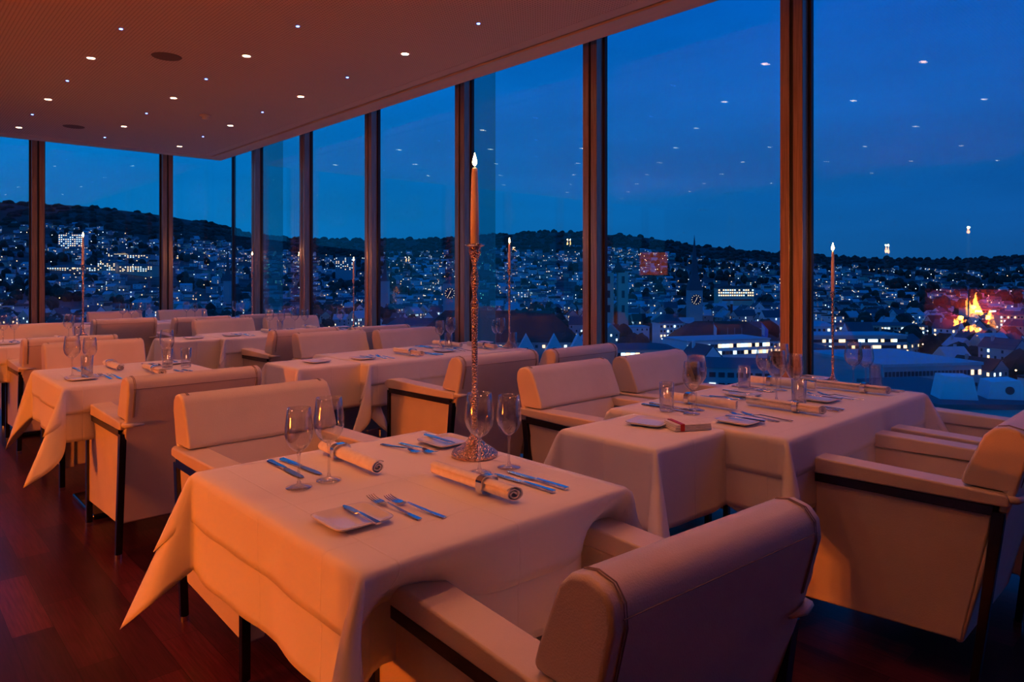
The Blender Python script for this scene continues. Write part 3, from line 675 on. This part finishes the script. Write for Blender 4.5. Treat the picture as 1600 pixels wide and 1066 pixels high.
def emat(name, c, s): return mat(name, tuple(x * .5 for x in c), .5, emit=c, es=s)
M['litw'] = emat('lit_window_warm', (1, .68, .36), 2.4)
M['litc'] = emat('lit_window_cool', (.62, .90, 1), 2.2)
M['lity'] = emat('street_lamp_warm', (1, .62, .3), 4.5)
M['litb'] = emat('street_lamp_white', (.8, .93, 1), 4.0)
M['dkw'] = mat('dark_window', (.03, .04, .06), .15)
WALLS = [mat('render_' + n, c, .85) for n, c in (('white', (.78, .80, .80)), ('grey', (.42, .45, .47)), ('ochre', (.60, .55, .42)), ('rose', (.5, .38, .34)))]
ROOFS = [mat('roof_' + n, c, .85) for n, c in (('tile', (.13, .055, .04)), ('slate', (.10, .115, .13)), ('pale', (.50, .55, .58)))]
HM = WALLS + ROOFS + [M['litw'], M['litc'], M['dkw']]
def house(mb, x, y, z, w, d, h, rh, rz, wall, roof, rnd, lit=.3, wins=True, step=3.2):
    T0 = mb.T; mb.T = Matrix.Translation((x, y, z)) @ Matrix.Rotation(rz, 4, 'Z')
    mb.box(-w / 2, w / 2, -d / 2, d / 2, -6, h, wall)
    if rh > 0:
        e = .5; mb.prism([(-d / 2 - e, h), (d / 2 + e, h), (0, h + rh)], -w / 2 - e, w / 2 + e, 4 + roof)
        mb.add([(-w / 2 - e - .05, -d / 2 * .9, h + .1), (-w / 2 - e - .05, d / 2 * .9, h + .1), (-w / 2 - e - .05, 0, h + rh * .9)], [(0, 1, 2)], wall)
        mb.add([(w / 2 + e + .05, -d / 2 * .9, h + .1), (w / 2 + e + .05, d / 2 * .9, h + .1), (w / 2 + e + .05, 0, h + rh * .9)], [(0, 1, 2)], wall)
    else: mb.box(-w / 2 - .3, w / 2 + .3, -d / 2 - .3, d / 2 + .3, h, h + .8, 4 + roof)
    if wins:
        nf = max(1, int(h / 3.1))
        for f_ in range(nf):
            zz = .9 + f_ * 3.1
            for side in range(4):
                ln = w if side < 2 else d; n = max(1, int(ln / step))
                for q in range(n):
                    u = rnd.random(); mi = 7 if u < lit * .6 else 8 if u < lit else 9
                    if mi == 9 and u < .55: continue
                    s0 = -ln / 2 + (q + .5) * ln / n; a, b = s0 - .55, s0 + .55
                    o = .06
                    if side == 0: P_ = [(a, -d / 2 - o, zz), (b, -d / 2 - o, zz), (b, -d / 2 - o, zz + 1.5), (a, -d / 2 - o, zz + 1.5)]
                    elif side == 1: P_ = [(a, d / 2 + o, zz), (b, d / 2 + o, zz), (b, d / 2 + o, zz + 1.5), (a, d / 2 + o, zz + 1.5)]
                    elif side == 2: P_ = [(-w / 2 - o, a, zz), (-w / 2 - o, b, zz), (-w / 2 - o, b, zz + 1.5), (-w / 2 - o, a, zz + 1.5)]
                    else: P_ = [(w / 2 + o, a, zz), (w / 2 + o, b, zz), (w / 2 + o, b, zz + 1.5), (w / 2 + o, a, zz + 1.5)]
                    mb.add(P_, [(0, 1, 2, 3)], mi)
    mb.T = T0
# --- landmark buildings: block with parts (roof, windows)
BLOCKED = [(*at(840, 340), 45), (*at(1120, 410), 40), (*at(880, 300), 35)]
def block(name, px0, px1, ytop, d, label, wall=0, roof=1, rh=0, nx=10, nz=3, lit=.6, depth=20, rot=0, wz=(2, 1.6, 3.4), cat='building', zb=None, col_=None, row0=1.5, ww=1.5, gable=False):
    x, y = at((px0 + px1) / 2, d); w = (px1 - px0) / FPX * d; zt = zat(ytop, d); zb_ = terr(x, y) if zb is None else zb
    h = zt - rh - zb_
    root = empty(name, (x, y, zb_), -YAW + R(rot)); tag(root, label, cat)
    BLOCKED.append((x, y, max(w / 2, depth / 2) + 6))
    MB().box(-w / 2, w / 2, 0, depth, -5, h).build('wall', WALLS[wall], root)
    if rh:
        e = .6
        if gable: MB().prism([(-w / 2 - e, h), (w / 2 + e, h), (0, h + rh)], -e, depth + e, axis='y').build('roof', ROOFS[roof], root)
        else:
            k_ = min(w * .25, depth * .45)
            MB().add([(-w / 2 - e, -e, h), (w / 2 + e, -e, h), (w / 2 + e, depth + e, h), (-w / 2 - e, depth + e, h), (-w / 2 + k_, depth / 2, h + rh), (w / 2 - k_, depth / 2, h + rh)],
                     [(3, 2, 1, 0), (0, 1, 5, 4), (1, 2, 5), (2, 3, 4, 5), (3, 0, 4)]).build('roof', ROOFS[roof], root)
    else: MB().box(-w / 2 - .4, w / 2 + .4, -.4, depth + .4, h, h + .9).build('roof', ROOFS[roof], root)
    rnd_ = random.Random(px0 * 7 + int(d)); n = 0
    for iz in range(nz):
        z1 = h - row0 - iz * wz[2]
        if z1 < .5: break
        for ix in range(nx):
            xx = -w / 2 + (ix + .5) * w / nx; u = rnd_.random()
            if n >= 90: break
            m_ = (M['litw'] if u < lit * .55 else M['litc']) if u < lit else M['dkw']
            MB().box(xx - ww / 2, xx + ww / 2, -.12, 0.05, z1 - wz[1], z1).build('window', m_, root); n += 1
    return root
block('university_building', 73, 150, 414, 1250, 'long pale civic building with rows of lit windows seen through the second left pane', 2, 1, 4, 20, 3, .75, 30, 0, ww=2)
block('university_building', 152, 180, 407, 1240, 'taller centre wing of the long lit civic building on the left', 2, 1, 4, 8, 4, .7, 34, 0, ww=2)
block('university_building', 182, 238, 412, 1250, 'right wing of the long lit civic building, beside the third left post', 2, 1, 4, 14, 3, .75, 30, 0, ww=2)
block('apartment_tower', 91, 129, 366, 1550, 'tall white apartment tower with many lit floors on the left hillside', 0, 1, 0, 11, 8, .75, 22, 0, wz=(2, 1.9, 4.6), ww=2.2)
block('hospital_tower', 524, 552, 402, 1500, 'grey high slab building behind the candle of the third window table', 1, 1, 0, 8, 8, .3, 25, 0, ww=1.8)
block('school_building', 1122, 1178, 447, 900, 'broad lit school building on the slope right of the church spire', 2, 0, 3, 16, 3, .8, 18, 0, ww=1.7)
block('flat_building', 168, 236, 398, 1480, 'row building under the warm dome on the left hill', 1, 1, 0, 16, 2, .6, 20, 0, ww=2.5)
block('assembly_hall', 1056, 1222, 505, 470, 'large hall with long brown tiled roof behind two flags', 0, 0, 12, 26, 2, .55, 40, 0, wz=(2, 2, 4), ww=1.4)
block('town_house', 1030, 1068, 492, 500, 'white corner house with dark roof and lit windows left of the large hall', 0, 1, 6, 7, 3, .3, 16, 8, ww=1.2)
block('modern_building', 1064, 1215, 533, 360, 'low modern white building with glazed corner in front of the large hall', 0, 2, 0, 22, 2, .45, 24, 18, wz=(2, 1.8, 3.6), ww=2)
block('pavilion', 955, 1060, 540, 330, 'low building with wide flat blue roof near the centre', 1, 1, 2, 14, 2, .7, 26, 0, ww=2)
block('flat_roofed_block', 1080, 1218, 568, 225, 'flat roofed dark block just below the centre window', 1, 1, 1.5, 10, 2, .1, 30, -12, ww=2)
block('office_block', 1258, 1306, 548, 300, 'pale office block with square lit windows right of the thick post', 1, 1, 0, 5, 5, .5, 22, 0, wz=(2, 1.8, 3.5), ww=1.6)
block('office_block', 1262, 1420, 526, 380, 'long office building with a lit ribbon of windows behind the right candle', 1, 2, 0, 30, 3, .35, 22, 4, ww=2)
block('station_building', 1290, 1450, 505, 560, 'long arcaded station building with small lit windows', 2, 1, 2, 30, 2, .45, 24, 0, ww=1.8)
block('glass_market_hall', 1262, 1306, 503, 450, 'low hall with pale curved roof right of the thick post', 0, 2, 3, 6, 1, .2, 18, 0)
block('bright_office', 1518, 1562, 483, 700, 'office building with brightly lit top floor at the right', 1, 1, 0, 8, 5, .8, 20, 0, wz=(2, 2, 4), ww=3)
block('lit_facade_block', 1562, 1680, 487, 640, 'broad block with many lit windows at the right picture edge', 2, 1, 3, 22, 4, .8, 22, 0, ww=1.5)
block('warehouse', 1372, 1545, 572, 215, 'large grey industrial building with a lit window band at lower right', 1, 2, 0, 26, 2, .08, 40, 10, wz=(2, 1.5, 4), ww=.9)
wb = block('service_wing', 1370, 1480, 603, 175, 'low wing with a continuous row of glowing cool windows at lower right', 1, 1, 0, 22, 2, .95, 8, 12, wz=(2, 1.2, 1.6), ww=.62, row0=.7)
block('roof_deck_block', 1468, 1640, 640, 118, 'near flat roof carrying two pale vent housings', 1, 1, 0, 4, 1, 0, 26, 0)
block('tall_flats', 1440, 1475, 512, 600, 'narrow flats left of the fire reflection', 0, 0, 5, 6, 3, .4, 14, 0)
block('terrace_row', 600, 770, 498, 466, 'row of white gabled town houses left of the second glass fin', 0, 1, 5, 26, 3, .25, 14, -6)
# big tiled roof with white gabled dormers
tr = block('guild_hall', 640, 912, 488, 395, 'hall with a huge red brown tiled roof and three white gables', 3, 0, 17, 24, 1, .5, 40, 0)
for px in (822, 866, 903):
    x, y = at(px, 386); g = MB().prism([(-6.5, -8), (6.5, -8), (6.5, 0), (0, 12), (-6.5, 0)], -1, 9, axis='y'); o = g.build('gable', WALLS[0])
    o.parent = tr; l = (px - 776) / FPX * 392; o.location = (l, -8, zat(556, 388) - tr.location.z)
    w_ = MB().box(-1, 1, -1.2, -1.0, 2.0, 4.6).build('window', M['dkw'], o)
# rooftop housings
for px, nm in ((1492, 'left, slanted'), (1568, 'right, with a round opening')):
    x, y = at(px, 106); z = zat(640, 118) + .9
    o = MB().prism([(-3.0, 0), (3.0, 0), (2.2, 4.0), (-2.2, 4.0)] if px < 1500 else [(-3.2, 0), (3.4, 0), (1.8, 3.4), (-2.6, 3.0)], -2, 3, axis='y').build('vent_housing', WALLS[0])
    o.location = (*at(px, 124), z); o.rotation_euler = (0, 0, -YAW + R(-14)); tag(o, 'pale rooftop vent housing, the %s one' % nm, 'vent housing')
    if px > 1500: MB().lathe([(.7, 0), (.7, .1)], 20).build('opening', M['dkw'], o, loc=(.2, -2.0, 1.6)).rotation_euler = (R(90), 0, 0)
# churches
def spire_church(px, d, tip, clocky, base_w, label, clock=True, split=False, nave=True, wall=1):
    x, y = at(px, d); zb_ = terr(x, y); root = empty('church', (x, y, zb_), -YAW); tag(root, label, 'church'); BLOCKED.append((x, y, base_w * 2))
    h_t = zat(clocky, d) - zb_ + base_w * .7; tipz = zat(tip, d) - zb_; hw = base_w / 2
    MB().box(-hw, hw, -hw, hw, -3, h_t).build('tower', WALLS[wall], root)
    mb = MB(); a = hw * 1.08
    mb.add([(-a, -a, h_t), (a, -a, h_t), (a, a, h_t), (-a, a, h_t), (-a * .42, -a * .42, h_t + (tipz - h_t) * .3), (a * .42, -a * .42, h_t + (tipz - h_t) * .3), (a * .42, a * .42, h_t + (tipz - h_t) * .3), (-a * .42, a * .42, h_t + (tipz - h_t) * .3), (0, 0, tipz)],
           [(0, 1, 5, 4), (1, 2, 6, 5), (2, 3, 7, 6), (3, 0, 4, 7), (4, 5, 8), (5, 6, 8), (6, 7, 8), (7, 4, 8), (3, 2, 1, 0)]).build('spire', ROOFS[1], root)
    if clock:
        ck = MB().lathe([(base_w * .40, 0), (base_w * .40, .3)], 32).build('clock_face', mat('clock_dark', (.03, .05, .1), .6), root); ck.rotation_euler = (R(90), 0, 0); ck.location = (0, -hw, h_t - base_w * .7)
        gold = emat('glowing_clock_gilding', (1, .85, .6), .8); nb = MB()  # gilt tone with light put in: numerals and hands glow by themselves
        for q in range(12):
            nb.T = Matrix.Rotation(2 * PI * q / 12, 4, 'Z'); nb.box(-.22, .22, base_w * .29, base_w * .37, .3, .5)
        nb.build('numerals', gold, ck)
        hb = MB(); hb.T = Matrix.Rotation(R(150), 4, 'Z'); hb.box(-.15, .15, 0, base_w * .27, .5, .65); hb.T = Matrix.Rotation(R(-20), 4, 'Z'); hb.box(-.2, .2, 0, base_w * .2, .5, .65); hb.build('hands', gold, ck)
    if nave:
        MB().prism([(-hw, 0), (hw * 1.6, 0), (hw * 1.6, 14), (hw * .3, 22), (-hw, 14)], hw, hw + 30, axis='y').build('nave', ROOFS[0], root)
    return root
spire_church(1085, 640, 366, 468, 12.0, 'clock tower church with slender blue spire in the middle distance')
spire_church(704, 560, 425, 458, 11, 'stone tower with a white clock face left of the glass fin', True, False, False)
spire_church(356, 1000, 384, 446, 9, 'thin pale church spire beside the thin corner post', False)
spire_church(602, 900, 400, 448, 10, 'dark distant church spire between the middle posts', False)
tw = empty('church', (*at(966, 585), terr(*at(966, 585))), -YAW); tag(tw, 'big twin towered church left of the clock tower church', 'church'); BLOCKED.append((*at(966, 585), 24))
for sx in (-8.5, 3.5):
    h_ = zat(426, 585) - tw.location.z
    t_ = MB().box(sx - 4.2, sx + 4.2, -4, 4, -3, h_).build('tower', WALLS[2], tw)
    MB().lathe([(4.6, h_), (4.2, h_ + 3), (2.6, h_ + 6), (1, h_ + 8), (.3, h_ + 12)], 12).build('cap', ROOFS[1], t_, smooth=True)
    for q in range(3): MB().box(sx - 1.2, sx + 1.2, -4.15, -4, h_ - 9 - q * 12, h_ - 3 - q * 12).build('louvre', M['dkw'], t_)
MB().prism([(-10, 0), (10, 0), (10, 16), (0, 26), (-10, 16)], 4, 40, axis='y').build('nave', ROOFS[0], tw)
# dome on the hill
dm = empty('domed_building', (*at(190, 1540), zat(400, 1540)), -YAW); tag(dm, 'small domed building glowing warm on the left hill', 'building')
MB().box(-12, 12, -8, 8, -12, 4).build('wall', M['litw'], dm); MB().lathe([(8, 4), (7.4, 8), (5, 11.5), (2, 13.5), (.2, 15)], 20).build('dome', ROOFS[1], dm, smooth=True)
# flags
for px, c, nm in ((1115, (.5, .04, .04), 'red and white flag'), (1190, (.1, .3, .7), 'blue and white flag')):
    x, y = at(px, 440); z = GZ; fr_ = empty('flagpole', (x, y, z), -YAW); tag(fr_, 'tall pole with hanging %s beside the large hall' % nm, 'flag')
    h_ = zat(503, 440) - z; MB().lathe([(.18, 0), (.12, h_)], 8).build('pole', M['chrome'], fr_)
    MB().prism([(.2, h_ - .5), (4.2, h_ - 5), (4.0, h_ - 9), (2.4, h_ - 12), (.2, h_ - 9)], -.12, .12, axis='y').build('flag', [mat(nm.replace(' ', '_'), c, .8)], fr_)
    MB().prism([(.2, h_ - 1.5), (2.0, h_ - 4), (1.8, h_ - 9), (.2, h_ - 8)], -.2, .2, axis='y').build('flag_stripe', WALLS[0], fr_)
for q, px in enumerate((1137, 1148, 1159)):
    x, y = at(px, 430); o = MB().lathe([(.15, 0), (.12, zat(512, 430) - GZ)], 8).build('bare_flagpole', M['chrome']); o.location = (x, y, GZ); tag(o, '%s of three bare flagpoles before the large hall' % ('leftmost', 'middle', 'rightmost')[q], 'flagpole', 'bare flagpoles')
# red crane shape added where a red reflection shows
cr = empty('added_crane', (*at(1143, 620), GZ), -YAW); tag(cr, 'small red crane shape added for a red reflection right of the clock church', 'crane')
hc_ = zat(470, 620) - GZ
red = mat('crane_red', (.45, .05, .04), .6)
MB().box(-.8, .8, -.8, .8, 0, hc_).build('mast', red, cr); MB().box(-8, 18, -.5, .5, hc_, hc_ + 1.2).build('jib', red, cr); MB().box(-1.2, 1.2, -1, 1, hc_ - 3, hc_).build('cab', WALLS[0], cr)
# street: bright plaza in front of hall
# --- town houses, individually placed
rnd = random.Random(99); HV = []
for v in range(18):
    mb = MB(); wall = rnd.choice([0, 0, 1, 2, 3]); roof = rnd.choice([0, 1, 1, 2]); w, d_, h = rnd.uniform(11, 20), rnd.uniform(10, 13), rnd.choice([9.5, 12.5, 15.5]); rh = rnd.choice([5, 6, 6.5, 0])
    house(mb, 0, 0, 0, w, d_, h, rh, 0, wall, roof, rnd, lit=rnd.uniform(.15, .38))
    if rh: mb.box(w * .2, w * .2 + 1, 1, 2.2, h + rh * .3, h + rh + 1, wall)
    me_ = mb.build('town_house', HM).data
    HV.append((me_, ('white', 'grey', 'ochre', 'rose')[wall], ('red tiled', 'slate', 'pale')[roof] + (' gabled roof' if rh else ' flat roof'), '%s storey' % {9.5: 'three', 12.5: 'four', 15.5: 'five'}[h], w))
for o in [o for o in col.objects if o.type == 'MESH' and o.name.startswith('town_house') and o.parent is None and 'label' not in o]: bpy.data.objects.remove(o)
placed = []
def free(x, y, rad):
    for bx_, by_, br_ in BLOCKED:
        if (x - bx_) ** 2 + (y - by_) ** 2 < (br_ + rad) ** 2: return False
    for bx_, by_, br_ in placed[-2500:]:
        if abs(x - bx_) < 40 and (x - bx_) ** 2 + (y - by_) ** 2 < (br_ + rad) ** 2: return False
    return True
n = 0; tries = 0
while n < 290 and tries < 9000:
    tries += 1
    th = rnd.uniform(-40, 40); r = 260 + 640 * math.sqrt(rnd.random()) if rnd.random() < .9 else rnd.uniform(230, 400)
    a = YAW + R(th); x, y = r * math.sin(a), r * math.cos(a); me_, c1, c2, c3, w = rnd.choice(HV)
    if not free(x, y, w * .52): continue
    placed.append((x, y, w * .52)); n += 1
    o = bpy.data.objects.new('town_house', me_); col.objects.link(o); o.location = (x, y, terr(x, y) - .3); o.rotation_euler = (0, 0, -YAW + rnd.choice([0, R(90)]) + rnd.uniform(-.35, .35) + th * .01)
    zone = 'far left' if th < -22 else 'left' if th < -8 else 'middle' if th < 8 else 'right' if th < 22 else 'far right'; dist = 'nearer' if r < 520 else 'middle' if r < 700 else 'distant'
    tag(o, '%s %s house with %s, %s rooftops %s' % (c3, c1, c2, dist, zone), 'house', '%s %s houses, %s, %s rooftops %s' % (c3, c1, c2, dist, zone))
# --- hillside houses beyond counting
mb = MB(); cnt = 0; tries = 0
while cnt < 2300 and tries < 14000:
    tries += 1
    th = rnd.uniform(-42, 42); u = rnd.random(); r = 860 + 1500 * u ** 1.25
    a = YAW + R(th); x, y = r * math.sin(a), r * math.cos(a)
    px = 800 + FPX * math.tan(R(th))
    den = .38 + .62 * math.sin(px * .021 + r * .0075 + 2 * math.sin(px * .008)) * math.sin(px * .009 - r * .006 + 1)
    if rnd.random() > den + .12: continue
    if r > 1500 and px > 1250 and rnd.random() < .45: continue
    w = rnd.uniform(9, 17)
    if not free(x, y, w * .5): continue
    placed.append((x, y, w * .5)); cnt += 1
    far = r > 1150
    house(mb, x, y, terr(x, y), w, rnd.uniform(8, 11), rnd.choice([6.2, 9.3]), rnd.choice([3, 4, 0]), -YAW + rnd.uniform(-.5, .5), rnd.choice([0, 0, 1, 2]), rnd.choice([0, 1, 1, 2]), rnd, lit=rnd.uniform(.03, .24), step=4.5)
tag(mb.build('hillside_houses', HM), 'countless small houses with lit windows climbing the far hillsides', 'houses', kind='stuff')
# --- trees in clumps
mb = MB(); ico = bmesh.new(); bmesh.ops.create_icosphere(ico, subdivisions=2, radius=1); iv = [v.co.copy() for v in ico.verts]; if_ = [tuple(v.index for v in f.verts) for f in ico.faces]; ico.free()
for q in range(4200):
    th = rnd.uniform(-43, 43); r = 330 + 1900 * rnd.random(); px = 800 + FPX * math.tan(R(th))
    if math.sin(px * .019 + r * .006 + 2) * math.sin(r * .008 + px * .006) < rnd.uniform(-.35, .35) : continue
    a = YAW + R(th); x, y = r * math.sin(a), r * math.cos(a); s = rnd.uniform(4, 8)
    if not free(x, y, s * .6): continue
    z = terr(x, y)
    mb.add([(x + v.x * s * rnd.uniform(.85, 1.15), y + v.y * s, z + s * .9 + v.z * s * 1.25 * rnd.uniform(.85, 1.15)) for v in iv], if_)
for q in range(1500):                                  # the wooded ridge line
    th = rnd.uniform(-43, 43); r = rnd.uniform(2300, 3020); a = YAW + R(th); x, y = r * math.sin(a), r * math.cos(a); s = rnd.uniform(7, 13); z = terr(x, y)
    mb.add([(x + v.x * s * 1.6, y + v.y * s, z + v.z * s * rnd.uniform(.7, 1.25)) for v in iv], if_)
tag(mb.build('woodland', M['forest'], smooth=False), 'dark leafless trees standing in clumps between the houses', 'trees', kind='stuff')
# --- street lamps
mb = MB()
for q in range(900):
    th = rnd.uniform(-40, 40); r = 300 + 1900 * rnd.random() ** .9; a = YAW + R(th); x, y = r * math.sin(a), r * math.cos(a)
    s = .35 + r * .00033; z = terr(x, y) + rnd.uniform(5, 11); mi = 0 if rnd.random() < .45 else 1
    mb.add([(x, y, z + s), (x + s, y, z), (x, y + s, z), (x - s, y, z), (x, y - s, z), (x, y, z - s)], [(0, 1, 2), (0, 2, 3), (0, 3, 4), (0, 4, 1), (5, 2, 1), (5, 3, 2), (5, 4, 3), (5, 1, 4)], mi)
tag(mb.build('street_lamps', [M['lity'], M['litb']]), 'scattered warm and white street lamps glowing across the city', 'street lights', kind='stuff')
